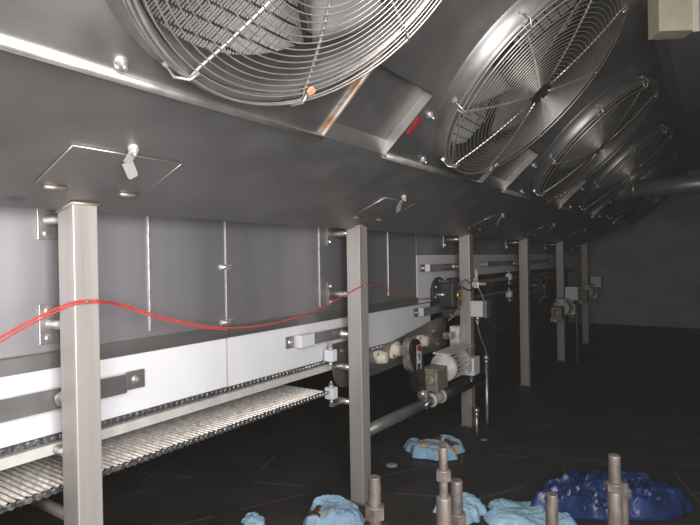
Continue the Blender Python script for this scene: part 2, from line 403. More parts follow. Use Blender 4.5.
# ------------------------------------------------------------------ fans
def ringpts(c, r, off, n=96): return [W(UC+r*cos(2*pi*k/n), c+r*sin(2*pi*k/n), off) for k in range(n)]
def P3(c, r, a, off): return W(UC+r*cos(a), c+r*sin(a), off)
def make_fan(c, label):
    t = thing('axial_fan', label, 'fan', W(UC, c, 0), 'axial fans along the hood')
    b = MB(); b.lathe(W(UC,c,0), NV, [(.492,.0),(.492,.004),(.476,.007),(.472,.060),(.467,.072),(.458,.077),(.449,.072),(.443,.060),(.441,-.09),(.437,-.09),(.437,.055),(.441,.066)], 96)
    b.build('shroud_ring', M['shroud'], t)
    g = MB()
    r = .062
    while r < .449:
        g.tube(ringpts(c, r, .118-.10*(r/.47)**3*.35, 72), .0018, 5, closed=True); r += .0180
    for rr, off in ((.458,.098),(.466,.082),(.470,.064)): g.tube(ringpts(c, rr, off, 96), .0032, 6, closed=True)
    guard = g.build('wire_guard', M['wire'], t)
    for k in range(8):
        a = math.radians(15+45*k)
        b = MB(); pts = [P3(c, rr, a, .113-.10*(rr/.47)**3*.35) for rr in (.05,.15,.25,.35,.43)]+[P3(c,.458,a,.088), P3(c,.470,a,.064)]
        b.tube(pts, .0046, 6); b.build('guard_spoke', M['wire'], guard)
    for k in range(8):
        a = math.radians(15+45*k); a2 = a+.055
        rd = (UV*cos(a2)+YV*sin(a2))
        b = MB(); b.tube([P3(c,.438,a,.098), P3(c,.462,a+.02,.100), P3(c,.482,a2,.080), P3(c,.480,a2,.045)], .0036, 6)
        b.hexa(P3(c,.470,a2,.040), rd, .010, .014); b.build('guard_clip', M['steel'], t)
    a = math.radians(150)
    b = MB(); rd = UV*cos(a)+YV*sin(a); td = YV*cos(a)-UV*sin(a); q = P3(c,.418,a,.108)
    b.poly([q-rd*.012-td*.004, q-td*.015, q+rd*.010-td*.011, q+rd*.014+td*.006, q+td*.013, q-rd*.012+td*.004], NV*.006, bev=.001)
    b.build('guard_clamp', M['copper'], t)
    b = MB(); b.lathe(W(UC,c,0), NV, [(0,.03),(.05,.03),(.085,.018),(.095,-.01),(.095,-.07),(0,-.07)], 32); b.build('hub', M['dark'], t)
    b = MB(); b.lathe(W(UC,c,0), NV, [(0,-.07),(.075,-.07),(.085,-.08),(.085,-.165),(0,-.165)], 28)
    for k in range(4):
        aa = math.radians(45+90*k); b.cyl(P3(c,.07,aa,-.14), P3(c,.43,aa,-.08), .008, 8)
    b.build('fan_motor', M['dark'], t)
    for k in range(3):
        a0 = 2*pi*k/3+math.radians(117)
        def fn(s, v, a0=a0):
            rr = .085+.34*s; ch = (.36+.04*s)
            a = a0+(v-.5)*ch*1.25+.04*s; off = -.030+(v-.5)*(-.11+.04*s)+.012*sin(pi*v)
            return P3(c, rr, a, off)
        b = MB(); b.grid(fn, 8, 8, .003); b.build('blade', M['blade'], t)
    return t
flabels = ['large axial fan with wire guard, nearest and biggest at the top left',
           'axial fan with broad steel ring, second from the near end of the hood',
           'axial fan third along the hood, dim behind the second fan',
           'axial fan fourth along the hood, in the dark beyond the third',
           'axial fan fifth along the hood, faint near the far end',
           'axial fan sixth and farthest, by the far end of the hood']
fan0 = make_fan(FC[0], flabels[0])
for i in range(1, 6): dup(fan0, (0, FC[i]-FC[0], 0), flabels[i])

# ------------------------------------------------------------------ posts
PW = .088; PWY = .080; PT = 1.517
def make_post(label, i):
    Y = .881+1.583*i; yc = Y+PWY/2
    t = thing('support_post', label, 'post', (-1.6-PW/2, yc, FZ), 'square steel posts under the hood')
    b = MB(); b.box(-1.6-PW, -1.6, Y, Y+PWY, FZ+.008, PT, bev=.004)
    b.build('post_tube', M['post'], t)
    b = MB()                                            # weld seam following the sloping sheet
    cs = [Vector((-1.6+.002,Y-.002,0)), Vector((-1.6+.002,Y+PWY+.002,0)), Vector((-1.6-PW,Y+PWY+.002,0)), Vector((-1.6-PW,Y-.002,0))]
    for v in cs: v.z = min(EDZ+(max(v.x,EDX)-EDX)*ten, PT)-.004
    b.tube(cs, .005, 6, closed=True, smooth=True)
    b.build('top_weld', M['rust'], t)
    b = MB(); b.box(-1.6-PW-.02, -1.6+.006, Y-.006, Y+PWY+.006, FZ, FZ+.008, bev=.002); b.build('foot_plate', M['dull'], t)
    b = MB(); b.lathe((-1.6, yc-.006, 1.213 if i == 0 else 1.181), (1,0,0), [(0,.014),(.006,.014),(.007,.006),(.006,0)], 10); b.build('stud', M['rust'], t)
    return t, yc
def standoff(t, yc, z, xw=-1.826, r=.017, plate=True, m='steel'):
    b = MB(); b.tube([(-1.6-PW, yc, z), (xw+.004, yc, z)], r, 16); p = b.build('standoff_pipe', M[m], t)
    if plate:
        b = MB(); b.box(xw, xw+.005, yc-.035, yc+.030, z-.065, z+.065, bev=.0015)
        for dz in (-.045, .045): b.hexa((xw+.005, yc-.005, z+dz), (1,0,0), .011, .008)
        b.build('bracket_plate', M[m], p)
plabels = ['thick square stainless post nearest the camera at the left, red cord crossing it',
           'square steel post second from the camera, blue tissue at its foot',
           'square steel post third from the camera, just behind the gear motor',
           'square steel post fourth from the camera, standing clear on the dark floor',
           'square steel post fifth from the camera, dim in the background',
           'square steel post sixth and farthest, barely visible in the dark']
for i in range(6):
    t, yc = make_post(plabels[i], i)
    standoff(t, yc, 1.475)
    if i < 2:
        standoff(t, yc, 1.132)
    if i == 0:
        standoff(t, yc, .722, -1.80, .016, False); standoff(t, yc, .520, -1.95, .018, False)
    if i == 1:
        standoff(t, yc, .722, -1.815, .018, False); standoff(t, yc, .528, -1.85, .018, False)
    # round spacer carrying the flat guide bar
    z = .893 if i == 0 else (.908 if i == 1 else 1.255)
    b = MB(); b.lathe((-1.6-PW, yc, z), (-1,0,0), [(0,0),(.017,0),(.017,.05),(.024,.052),(.024,.074),(.017,.076),(.017,.088),(0,.088)], 20); b.build('bar_spacer', M['steel'], t)

# ------------------------------------------------------------------ side panels, white boards
XW = -1.83
def side_panel(y0, y1, z0, z1, label, strips, fold=True):
    t = thing('side_panel', label, 'panel', (XW, y0, z0), 'steel side panels of the tunnel')
    b = MB(); b.box(XW-.03, XW, y0, y1, z0+.055 if fold else z0, z1, bev=.001)
    b.build('panel_sheet', M['side'], t)
    if fold:
        b = MB(); b.poly([(XW-.03,y0,z0+.055), (XW,y0,z0+.055), (XW+.012,y0,z0+.05), (XW+.012,y0,z0), (XW-.03,y0,z0)], (0,y1-y0,0)); b.build('bottom_fold', M['bar'], t)
    for (y, za, zb, wd) in strips:
        b = MB(); b.box(XW, XW+.006, y-wd, y+wd, za, zb, bev=.002); b.build('cover_strip', M['bright'], t)
    return t
side_panel(-.33, 1.703, .985, 1.54, 'grey steel side panel behind the nearest post, one bright vertical strip', [(1.308,1.062,1.54,.0065)])
pB = side_panel(1.709, 3.58, .985, 1.54, 'grey steel side panel between the seam clips and the tall white board', [(2.402,1.066,1.54,.0045),(3.165,1.076,1.54,.004)])
side_panel(3.584, 8.6, 1.355, 1.54, 'dark upper steel panel above the tall white boards', [], False)
for k, z in enumerate((1.303, 1.055)):
    b = MB(); b.box(XW, XW+.006, 1.672, 1.698, z-.012, z+.012, bev=.002).box(XW, XW+.006, 1.714, 1.742, z-.012, z+.012, bev=.002)
    b.tube([(XW+.011,1.680,z), (XW+.011,1.735,z)], .006, 10)
    b.hexa((XW+.006,1.685,z), (1,0,0), .009, .008); b.hexa((XW+.006,1.730,z), (1,0,0), .009, .008)
    tag(b.build('seam_clip', M['bright']), ('upper' if k == 0 else 'lower')+' small steel clip bridging the seam between the grey side panels', 'clip', 'clips on the panel seam')
b = MB(); b.box(XW-.004, XW+.005, 1.7035, 1.7085, 1.04, 1.54); tag(b.build('seam_strip', M['steel']), 'thin bright vertical seam strip between the two grey side panels', 'strip')

def board(y0, y1, z0, z1, label, x=XW+.004, m='white', corner=0):
    b = MB()
    pts = [(y0,z0),(y1-corner,z0)]
    if corner:
        pts += [(y1-corner+corner*sin(a), z0+corner-corner*cos(a)) for a in [pi/2*k/8 for k in range(1,9)]]
    else: pts += []
    if not corner: pts.append((y1,z0))
    pts += [(y1,z1),(y0,z1)]
    b.poly([(x-.014,p[0],p[1]) for p in pts], (.014,0,0), bev=.0015)
    return tag(b.build('guide_board', M[m]), label, 'board', 'white plastic side boards')
board(-.33, 1.694, .765, .983, 'long white plastic board along the belt behind the nearest post')
board(1.700, 3.80, .758, .983, 'white plastic board past the seam, behind the second post, rounded far end', corner=.09)
board(3.585, 4.66, .99, 1.352, 'tall white plastic board behind the black drive motor and third post')
board(4.665, 8.6, 1.165, 1.352, 'dim white plastic board high behind the fourth post', )
b = MB(); b.box(XW+.005, XW+.008, 1.694, 1.700, .765, .983)
tag(b.build('board_seam', M['pale']), 'narrow pale joint between the two long white boards', 'strip')

# ------------------------------------------------------------------ flat guide bars
def guide_bar(ya, yb, z, label, left_end=None, right_end=None, block=None, h=.030):
    t = thing('guide_bar', label, 'bar', (-1.77, (ya+yb)/2, z), 'flat steel guide bars on the white boards')
    b = MB(); b.box(-1.780, -1.775, ya, yb, z-h, z+h, bev=.001); b.build('flat_bar', M['bar'], t)
    for y, s in ((left_end, -1), (right_end, 1)):
        if y is None: continue
        e = ya if s < 0 else yb
        b = MB(); b.poly([(-1.780,e,z-h),(-1.775,e,z-h),(-1.806,e+s*.022,z-h),(-1.811,e+s*.022,z-h)], (0,0,2*h))
        b.box(-1.811, -1.806, min(e+s*.022,y), max(e+s*.022,y), z-h, z+h, bev=.0012)
        p = b.build('bent_end', M['bar'], t)
        ym = (e+y)/2+s*.010
        b = MB(); b.lathe((-1.806,ym,z), (1,0,0), [(0,.003),(.017,.003),(.017,0)], 16); b.hexa((-1.803,ym,z), (1,0,0), .012, .009)
        b.cyl((-1.795,ym,z), (-1.788,ym,z), .007, 10); b.build('bolt', M['bright'], p)
    if block:
        b = MB(); b.box(-1.80, -1.762, block[0], block[1], z-h-.001, z+h+.002, bev=.003); b.build('plastic_block', M['white'], t)
    return t
guide_bar(-.33, 1.165, .891, 'grey flat bar bolted to the white board right of the nearest post', right_end=1.262, h=.034)
guide_bar(2.165, 2.70, .908, 'grey flat bar with white block, left of the second post', left_end=2.085, block=(2.150,2.262))
guide_bar(3.70, 4.30, 1.253, 'grey flat bar high on the tall white board, left of the third post', left_end=3.60, h=.026, block=None)
guide_bar(3.58, 3.98, .932, 'short grey flat bar under the black drive motor', left_end=3.49, h=.030)
guide_bar(4.95, 5.75, 1.262, 'dim flat bar on the far white board, left of the fourth post', left_end=4.86, h=.022)
guide_bar(6.4, 7.3, 1.262, 'faint flat bar on the far white board, left of the fifth post', left_end=6.3, h=.022)

# ------------------------------------------------------------------ belts, rail
def chain(b, bd, x, z, y0, y1, pitch=.026, r=.008):
    y = y0; k = 0
    while y < y1:
        jit = random.uniform(-.0012,.0012)
        b.cyl((x-.010,y,z+jit), (x+.010,y,z+jit), r, 8)
        if k % 2: b.box(x+.004, x+.008, y-.004, y+pitch+.004, z-r*.9, z+r*.9, bev=.002, seg=1)
        else: bd.box(x-.001, x+.003, y-.004, y+pitch+.004, z-r*1.0, z+r*1.0, bev=.002, seg=1)
        y += pitch; k += 1
BY1 = 2.36
belt = thing('wire_belt', 'lower rod conveyor belt hanging below the white boards, silver cross rods', 'conveyor belt', (-1.9, .5, .6))
b = MB(); y = -.32
while y < BY1:
    b.tube([(-2.55,y,.603),(-1.768,y,.603)], .0074, 6); y += .0225
o = b.build('cross_rods', M['rod'], belt)
b = MB(); bd = MB(); chain(b, bd, -1.762, .603, -.33, BY1, .026, .0095)
ch = b.build('edge_chain', M['chain'], belt); bd.build('chain_plates', M['chaindark'], ch)
b = MB(); 
for k in range(5): b.box(-2.5+.16*k, -2.49+.16*k, -.33, BY1, .570, .594)
b.build('wear_strips', M['dark'], belt)

up = thing('upper_belt', 'upper conveyor belt edge with dark chain just under the white boards', 'conveyor belt', (-1.85, .5, .76))
b = MB(); bd = MB(); chain(b, bd, -1.812, .7565, -.33, 3.6, .026, .0085)
ch = b.build('edge_chain', M['chain'], up)
bd.box(-1.815, -1.811, -.33, 3.6, .747, .766); bd.build('chain_plates', M['chaindark'], ch)
b = MB(); b.box(-2.6, -1.83, -.33, 3.6, .742, .752); b.build('belt_bed', M['dark'], up)

b = MB(); b.poly([(-1.800,-.33,.708),(-1.795,-.33,.708),(-1.795,-.33,.742),(-1.86,-.33,.742),(-1.86,-.33,.738),(-1.800,-.33,.738)], (0,2.79,0))
tag(b.build('support_rail', M['railsteel']), 'pale stainless angle rail under the upper belt edge', 'rail')

# white plastic guide blocks on stems by posts two and four
def guide_block(x, y, z, label, s=.028):
    t = thing('guide_block', label, 'block', (x, y, z), 'small white plastic blocks on stems')
    b = MB(); b.box(x-s, x+s, y-s*.9, y+s*.9, z-s*1.15, z+s*1.15, bev=.005); b.build('block_body', M['block'], t)
    b = MB(); b.cyl((x,y,z+s*1.15), (x,y,z+s*1.15+.012), .014, 14).hexa((x,y,z+s*1.15+.012), (0,0,1), .012, .012)
    b.cyl((x,y,z+s*1.15+.02), (x,y,z+s*1.15+.034), .006, 8)
    b.build('stem', M['bright'], t)
    b = MB(); b.cyl((x,y,z-s*1.15-.035), (x,y,z-s*1.15), .012, 12).box(x-.008,x+.012,y-.012,y+.10,z-s*1.15-.043,z-s*1.15-.027); b.build('mounting_tab', M['steel'], t)
    return t
guide_block(-1.765, 2.405, .800, 'upper small white block on a steel stem, left of the second post')
guide_block(-1.765, 2.405, .592, 'lower small white block on a steel stem, left of the second post')
guide_block(-1.75, 5.49, 1.120, 'upper small white block left of the fourth post')
guide_block(-1.75, 5.49, .945, 'lower small white block left of the fourth post')

# drive side plate with round left end, bearings
t = thing('drive_side_plate', 'grey sloping-looking steel side plate carrying the cream bearings', 'plate', (-1.8, 3.2, .6))
b = MB()
pts = [(2.47,.85),(2.47,.70)]+[(2.47+.11-.11*cos(a), .70-.115*sin(a)) for a in [pi/2*k/8 for k in range(1,9)]]+[(4.02,.620),(4.02,.86),(3.90,.865),(3.0,.752),(2.62,.752),(2.62,.85)]
b.poly([(-1.802,p[0],p[1]) for p in pts], (.006,0,0)); b.build('plate_sheet', M['bar'], t)
for (y, z) in ((2.56,.80),(2.52,.72),(3.78,.77),(3.45,.76),(3.86,.66)):
    b = MB(); b.hexa((-1.796,y,z), (1,0,0), .012, .009); b.build('bolt', M['steel'], t)
def bearing(y, z, label, tilt=0, x=-1.796):
    t = thing('flange_bearing', label, 'bearing', (x, y, z), 'cream flange bearings on the side plate')
    b = MB(); d = .052; rr = .022; R_ = .044
    pts = []
    for k in range(40):
        a = 2*pi*k/40
        v = Vector((cos(a), sin(a)))
        # hull of centre disc and two ear discs
        s = max(R_, d*abs(v.x)+rr)
        pts.append((v.x*s*.96, v.y*min(s, R_)))
    cr, sr = cos(tilt), sin(tilt)
    b.poly([(x, y+p[0]*cr-p[1]*sr, z+p[0]*sr+p[1]*cr) for p in pts], (.022,0,0), bev=.003); b.build('flange', M['cream'], t)
    for s in (-1, 1):
        b = MB(); b.hexa((x+.022, y+s*d*cr, z+s*d*sr), (1,0,0), .011, .010); b.build('bolt', M['steel'], t)
    b = MB(); b.lathe((x+.02,y,z), (1,0,0), [(.042,0),(.042,.012),(.038,.016),(.038,.036),(.032,.044),(0,.046)], 26); b.build('bearing_cap', M['cap'], t)
    return t
bearing(2.965, .698, 'cream flange bearing nearest, just right of the second post', math.radians(150))
bearing(3.16, .715, 'cream flange bearing half hidden behind the black chain guard', math.radians(40))
bearing(3.56, .722, 'cream flange bearing right of the black chain guard', math.radians(150))

# ------------------------------------------------------------------ gear motor
def make_gear(label, full=True):
    t = thing('gear_motor', label, 'motor', (-1.55, 3.5, .56), 'gear motors along the conveyor')
    b = MB(); ax = (0,1,0); mc = (-1.55, 0, .575)
    b.lathe((-1.55,3.36,.575), ax, [(0,0),(.05,0),(.052,.03),(.088,.04),(.098,.055),(.098,.085),(.088,.09),(.088,.30),(.094,.305),(.094,.33),(.08,.36),(0,.362)], 36)
    for k in range(18):
        a = 2*pi*k/18
        b.box(-.002,.002,3.46,3.66,.086,.098, mx=Matrix.Translation(Vector((-1.55,0,.575))) @ Matrix.Rotation(a,4,'Y'))
    b.build('motor_body', M['motor'], t)
    b = MB(); b.box(-1.618,-1.496,3.20,3.37,.455,.605, bev=.010)
    b.lathe((-1.556,3.20,.53), (0,-1,0), [(0,.010),(.032,.010),(.038,.004),(.038,0)], 24)
    for dx in (-.046,.046):
        for dz in (-.056,.058): b.hexa((-1.556+dx,3.20,.53+dz), (0,-1,0), .009, .008)
    g = b.build('gearbox', M['gear'], t)
    b = MB(); b.box(-1.598,-1.516,3.193,3.199,.572,.590); b.build('nameplate', M['nameplate'], g)
    b = MB(); b.box(-1.606,-1.536,3.13,3.165,.430,.475, bev=.003).lathe((-1.571,3.13,.452),(0,-1,0),[(0,.012),(.016,.012),(.02,0)],14); b.build('grease_block', M['bright'], g)
    b = MB(); b.box(-1.555,-1.455,3.735,3.855,.465,.595, bev=.006); tb = b.build('terminal_box', M['box'], t)
    b = MB(); b.box(-1.56,-1.47,3.66,3.74,.50,.57,bev=.004); b.build('box_neck', M['motor'], tb)
    b = MB(); b.cyl((-1.50,3.795,.465),(-1.50,3.795,.44),.014,12).hexa((-1.50,3.795,.44),(0,0,-1),.016,.014).cyl((-1.50,3.795,.426),(-1.50,3.795,.405),.009,10); b.build('cable_gland', M['steel'], tb)
    b = MB(); b.poly([(-1.60,3.36,.672),(-1.48,3.36,.672),(-1.46,3.36,.680),(-1.60,3.36,.685)], (0,.42,.0)); b.build('lifting_plate', M['motor'], t)
    return t
gm = make_gear('grey gear motor with round body, mounted low in front of the third post')
# chain guard
t = thing('chain_guard', 'black rounded chain guard with a white warning label, beside the gear motor', 'guard', (-1.64, 3.05, .6))
def stad(c0, c1, r, n=14):
    (y0,z0),(y1,z1) = c0, c1; a0 = math.atan2(z1-z0, y1-y0); P = []
    for k in range(n+1): a = a0+pi/2+pi*k/n; P.append((y0+r*cos(a), z0+r*sin(a)))
    for k in range(n+1): a = a0-pi/2+pi*k/n; P.append((y1+r*cos(a), z1+r*sin(a)))
    return P
def taper(c0, c1, r0, r1, n=14):
    P = [(c0[0]+r0*cos(pi*k/n), c0[1]+r0*sin(pi*k/n)) for k in range(n+1)]
    return P + [(c1[0]-r1*cos(pi*k/n), c1[1]-r1*sin(pi*k/n)) for k in range(n+1)]
st = taper((3.075,.745),(3.165,.500),.070,.050)
b = MB(); b.poly([(-1.640,p[0],p[1]) for p in st], (.063,0,0), bev=.004); b.build('guard_case', M['black'], t)
st2 = taper((3.075,.747),(3.085,.675),.074,.072)
b = MB(); b.poly([(-1.645,p[0],p[1]) for p in st2], (.048,0,0), bev=.003); b.build('guard_collar', M['gear'], t)
b = MB(); b.box(-1.5715,-1.570,3.062,3.125,.620,.775); lb = b.build('warning_label', M['label'], t)
b = MB(); b.box(-1.570,-1.569,3.066,3.121,.742,.771); b.box(-1.570,-1.569,3.090,3.121,.730,.742); b.build('label_red_band', M['redtag'], lb)
b = MB(); b.poly([(-1.5698,3.080,.717),(-1.5698,3.094,.727),(-1.5698,3.110,.705),(-1.5698,3.108,.675),(-1.5698,3.100,.668),(-1.5698,3.092,.695)], (.0008,0,0))
for k in range(4): b.box(-1.5698,-1.569,3.068,3.115-.006*k,.655-.010*k,.645-.010*k)
b.build('label_print', M['ink'], lb)

# drive pipe
t = thing('drive_pipe', 'long dark steel pipe sloping from behind the second post to the gear motor', 'pipe', (-1.62, 3.2, .38))
pa = Vector((-1.72, 2.62, .310)); pb = Vector((-1.52, 4.05, .402))
dv = (pb-pa)
b = MB(); b.tube([pa, pa+dv*.52], .036, 24); b.build('pipe_tube', M['pipe'], t)
b = MB(); b.tube([pa+dv*.50, pa+dv*.60], .043, 24).tube([pa+dv*.585, pa+dv*.605], .050, 24).tube([pa+dv*.51, pa+dv*.53], .048, 24); b.build('coupling', M['motor'], t)
b = MB(); b.tube([pa+dv*.605, pa+dv*.97], .050, 24).tube([pa+dv*.97, pa+dv*1.0], .042, 24); b.build('black_sleeve', M['black'], t)
b = MB(); q = pa+dv*.45
b.box(q.x-.03, q.x+.03, q.y-.015, q.y+.015, q.z-.03, q.z+.10, bev=.003); b.tube([q+Vector((.035,-.05,.0)), q+Vector((.05,.0,.03)), q+Vector((.04,.06,.0))], .012, 8)
b.build('pipe_clamp', M['bright'], t)
b = MB(); b.box(-1.73,-1.66,2.555,2.63,.265,.355,bev=.003); b.build('pipe_end_bracket', M['dull'], t)

# control box left of third post
t = thing('control_box', 'grey steel box fixed to the left side of the third post', 'box', (-1.66, 4.0, .68))
b = MB(); b.box(-1.735,-1.655,3.95,4.050,.615,.79, bev=.004); b.build('box_body', M['motor'], t)
b = MB(); b.box(-1.75,-1.68,3.85,3.95,.70,.75, bev=.003).cyl((-1.70,3.85,.725),(-1.70,3.80,.725),.013,10); b.build('connector', M['steel'], t)

# upper black drive motor
def make_drive(label):
    t = thing('drive_motor', label, 'motor', (-1.75, 3.85, 1.02), 'black drive motors on the tall white board')
    cx_, cy_, cz = -1.74, 3.92, 1.045
    b = MB(); b.lathe((-1.822,cy_,cz), (1,0,0), [(0,.0),(.128,.0),(.132,.006),(.132,.020),(.125,.026),(.09,.028),(.085,.05),(0,.05)], 40); b.build('flange_disc', M['dark'], t)
    for k in range(8):
        a = 2*pi*k/8+.2; b = MB(); b.hexa((-1.796, cy_+.105*cos(a), cz+.105*sin(a)), (1,0,0), .012, .014); b.build('bolt', M['bright'], t)
    for (dy, z) in ((-.03,.09),(-.03,-.09),(-.10,0)):
        b = MB(); b.cyl((-1.79,cy_+dy,cz+z),(-1.71,cy_+dy,cz+z),.013,12); b.build('spacer_pin', M['bright'], t)
    b = MB(); b.box(-1.785,-1.66,cy_-.062,cy_+.11,cz-.10,cz+.095,bev=.012)  .box(-1.77,-1.70,cy_+.05,cy_+.20,cz+.02,cz+.12,bev=.01).box(-1.78,-1.70,cy_-.02,cy_+.2,cz-.19,cz-.115,bev=.01)
    b.build('housing', M['dark'], t)
    b = MB(); b.lathe((-1.66,cy_+.045,cz-.01), (1,0,0), [(.040,0),(.040,.010),(.034,.014),(.018,.012),(.018,.02),(0,.02)], 26); b.build('brass_ring', M['brass'], t)
    b = MB(); b.tube([(-1.655,cy_+.02,cz-.05),(-1.64,cy_+.0,cz-.10),(-1.66,cy_-.04,cz-.16),(-1.70,cy_-.08,cz-.20)], .006, 8); b.build('cable', M['cable'], t)
    b = MB(); b.tube([(-1.66,cy_+.04,cz+.07),(-1.62,cy_+.09,cz+.11),(-1.585,cy_+.13,cz+.07)], .007, 8); b.build('cable', M['cable'], t)
    b = MB(); b.cyl((-1.77,cy_-.01,cz-.16),(-1.70,cy_-.01,cz-.165),.010,10).cyl((-1.72,cy_+.06,cz-.155),(-1.68,cy_+.20,cz-.155),.022,14); b.build('fitting', M['steel'], t)
    return t
dm = make_drive('black drive motor with brass ring, left of the third post')
dup(dm, (-.02, 2.63, -.06), 'dim black drive motor between the fourth and fifth posts')

# sensor, junction box and cables at third post
t = thing('junction_box', 'pale grey junction box on the right side of the third post', 'junction box', (-1.56, 4.06, .93))
b = MB(); b.box(-1.60,-1.50,4.045,4.125,.860,.985, bev=.006); b.build('box_body', M['box'], t)
b = MB(); b.box(-1.49,-1.47,4.05,4.15,.855,.99,bev=.003); b.build('box_back', M['dull'], t)
b = MB(); b.cyl((-1.55,4.07,.86),(-1.55,4.07,.835),.014,12).hexa((-1.55,4.07,.835),(0,0,-1),.017,.016).cyl((-1.55,4.07,.82),(-1.55,4.07,.795),.010,10); b.build('cable_gland', M['bright'], t)
t = thing('proximity_sensor', 'small copper-coloured sensor with wires at the top of the third post', 'sensor', (-1.57, 4.06, 1.10))
b = MB(); b.box(-1.585,-1.53,4.045,4.075,1.085,1.135,bev=.003); b.build('sensor_body', M['steel'], t)
b = MB(); b.cyl((-1.55,4.055,1.13),(-1.55,4.055,1.235),.014,12); b.build('sensor_tube', M['pale'], t)
b = MB(); b.box(-1.545,-1.475,4.05,4.08,1.11,1.128).cyl((-1.56,4.05,1.135),(-1.56,4.05,1.17),.018,10); b.build('terminal', M['copper'], t)
def cable(name, pts, r, m, label, cat='cable', group=None, n=6):
    P = [Vector(p) for p in pts]; out = []
    for i in range(len(P)-1):
        p0, p1, p2, p3 = P[max(i-1,0)], P[i], P[i+1], P[min(i+2,len(P)-1)]
        for k in range(n):
            s = k/n; out.append(.5*((2*p1)+(p2-p0)*s+(2*p0-5*p1+4*p2-p3)*s*s+(3*p1-p0-3*p2+p3)*s**3))
    out.append(P[-1]); b = MB(); b.tube(out, r, 7)
    return tag(b.build(name, M[m]), label, cat, group)
cable('sensor_cable', [(-1.545,4.07,1.10),(-1.515,4.09,1.02),(-1.505,4.11,.95),(-1.50,4.12,.985)][:3]+[(-1.515,4.11,.984)], .006, 'cable', 'grey cable from the sensor down to the junction box')
cable('black_cable', [(-1.60,3.90,1.10),(-1.585,4.02,1.07),(-1.575,4.05,1.10)], .006, 'black', 'short black cable from the drive motor over the third post to the sensor')
cable('hose', [(-1.50,4.10,.858),(-1.47,4.18,.80),(-1.45,4.26,.74),(-1.44,4.34,.73)], .013, 'dark', 'short dark hose hanging from the junction box', 'hose')
cable('box_cable', [(-1.55,4.07,.795),(-1.54,4.10,.70),(-1.52,4.15,.60),(-1.515,4.155,.545)], .005, 'cable', 'thin cable from the junction box down to the tall thin rod')
def rod_thing(x, y, z0, z1, label):
    t = thing('steel_rod', label, 'rod', (x, y, z0), 'thin upright steel rods by the third post')
    b = MB(); b.tube([(x,y,z0),(x,y,z0+.05),(x,y,z1)], .014, 12, rs=[.003,.013,.015]); b.build('rod_shaft', M['steel'], t)
    b = MB(); b.cyl((x,y,z1-.004),(x,y,z1+.032),.022,14).cyl((x,y,z1-.03),(x,y,z1-.004),.018,12); b.build('rod_cap', M['bright'], t)
rod_thing(-1.515, 4.155, FZ, .515, 'taller thin steel rod standing right of the third post')
rod_thing(-1.49, 3.86, FZ, .17, 'shorter thin steel rod under the white terminal box')

# far conveyor gear behind posts four to six
def rail(y0, y1, z, label, x=-1.76, za=None, r=.018, m='dull'):
    b = MB(); b.tube([(x,y0,z),(x,y1,z if za is None else za)], r, 10); return tag(b.build('conveyor_rail', M[m]), label, 'rail', 'rails behind the far posts')
rail(4.3, 8.6, 1.105, 'upper round steel rail running behind the fourth and fifth posts')
rail(4.3, 6.6, .975, 'lower round steel rail running behind the fourth post', za=.972, r=.012)
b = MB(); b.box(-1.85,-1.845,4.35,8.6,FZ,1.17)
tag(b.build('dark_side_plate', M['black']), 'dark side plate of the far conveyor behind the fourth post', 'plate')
def small_box(x, y, z, s, label, m='box'):
    t = thing('terminal_box', label, 'box', (x,y,z), 'small boxes between the far posts')
    b = MB(); b.box(x-s,x+s,y-s,y+s,z-s*1.1,z+s*1.1,bev=.008); b.build('box_body', M[m], t)
    b = MB(); b.cyl((x,y,z-s*1.1),(x,y,z-s*1.1-.04),.018,10).cyl((x,y,z-s*1.1-.04),(x,y,z-s*1.1-.08),.012,8); b.build('cable_gland', M['steel'], t)
small_box(-1.47, 7.1, .86, .075, 'pale box just right of the fifth post')
small_box(-1.47, 8.75, .93, .075, 'faint pale box just right of the sixth post')
g2 = dup(gm, (.0, 3.42, .12), 'dim gear motor in front of the fifth post')
g3 = dup(gm, (.0, 4.95, .22), 'faint gear motor in front of the sixth post')
b = MB(); b.tube([(-1.44,7.12,.74),(-1.43,7.13,.4),(-1.43,7.13,FZ)], .010, 8); tag(b.build('cable_conduit', M['cable']), 'thin vertical conduit below the pale box by the fifth post', 'conduit')

# ------------------------------------------------------------------ red cord
cable('red_string', [(-1.57,.55,1.075),(-1.575,.673,1.141),(-1.585,.778,1.185),(-1.594,.87,1.213),(-1.594,.927,1.216),(-1.594,.96,1.212),(-1.66,1.07,1.191),(-1.665,1.227,1.136),(-1.665,1.408,1.083),(-1.665,1.564,1.054),(-1.665,1.741,1.042),(-1.66,1.944,1.052),(-1.65,2.178,1.089),(-1.63,2.34,1.135),(-1.594,2.45,1.178),(-1.594,2.503,1.184),(-1.594,2.555,1.183),(-1.64,2.73,1.165),(-1.69,2.898,1.140),(-1.70,3.089,1.084),(-1.75,3.417,1.040),(-1.79,3.78,1.02)], .0032, 'red', 'thin red string strung across the posts and sagging between them', 'string', n=8)
cable('red_string', [(-1.565,.56,1.066),(-1.570,.675,1.132),(-1.580,.778,1.176),(-1.590,.87,1.206),(-1.590,.93,1.209),(-1.590,.96,1.206),(-1.652,1.07,1.184),(-1.656,1.227,1.125),(-1.657,1.408,1.074),(-1.657,1.55,1.048)], .0028, 'red', 'second red strand running just under the first, over the nearest post', 'string', n=8)

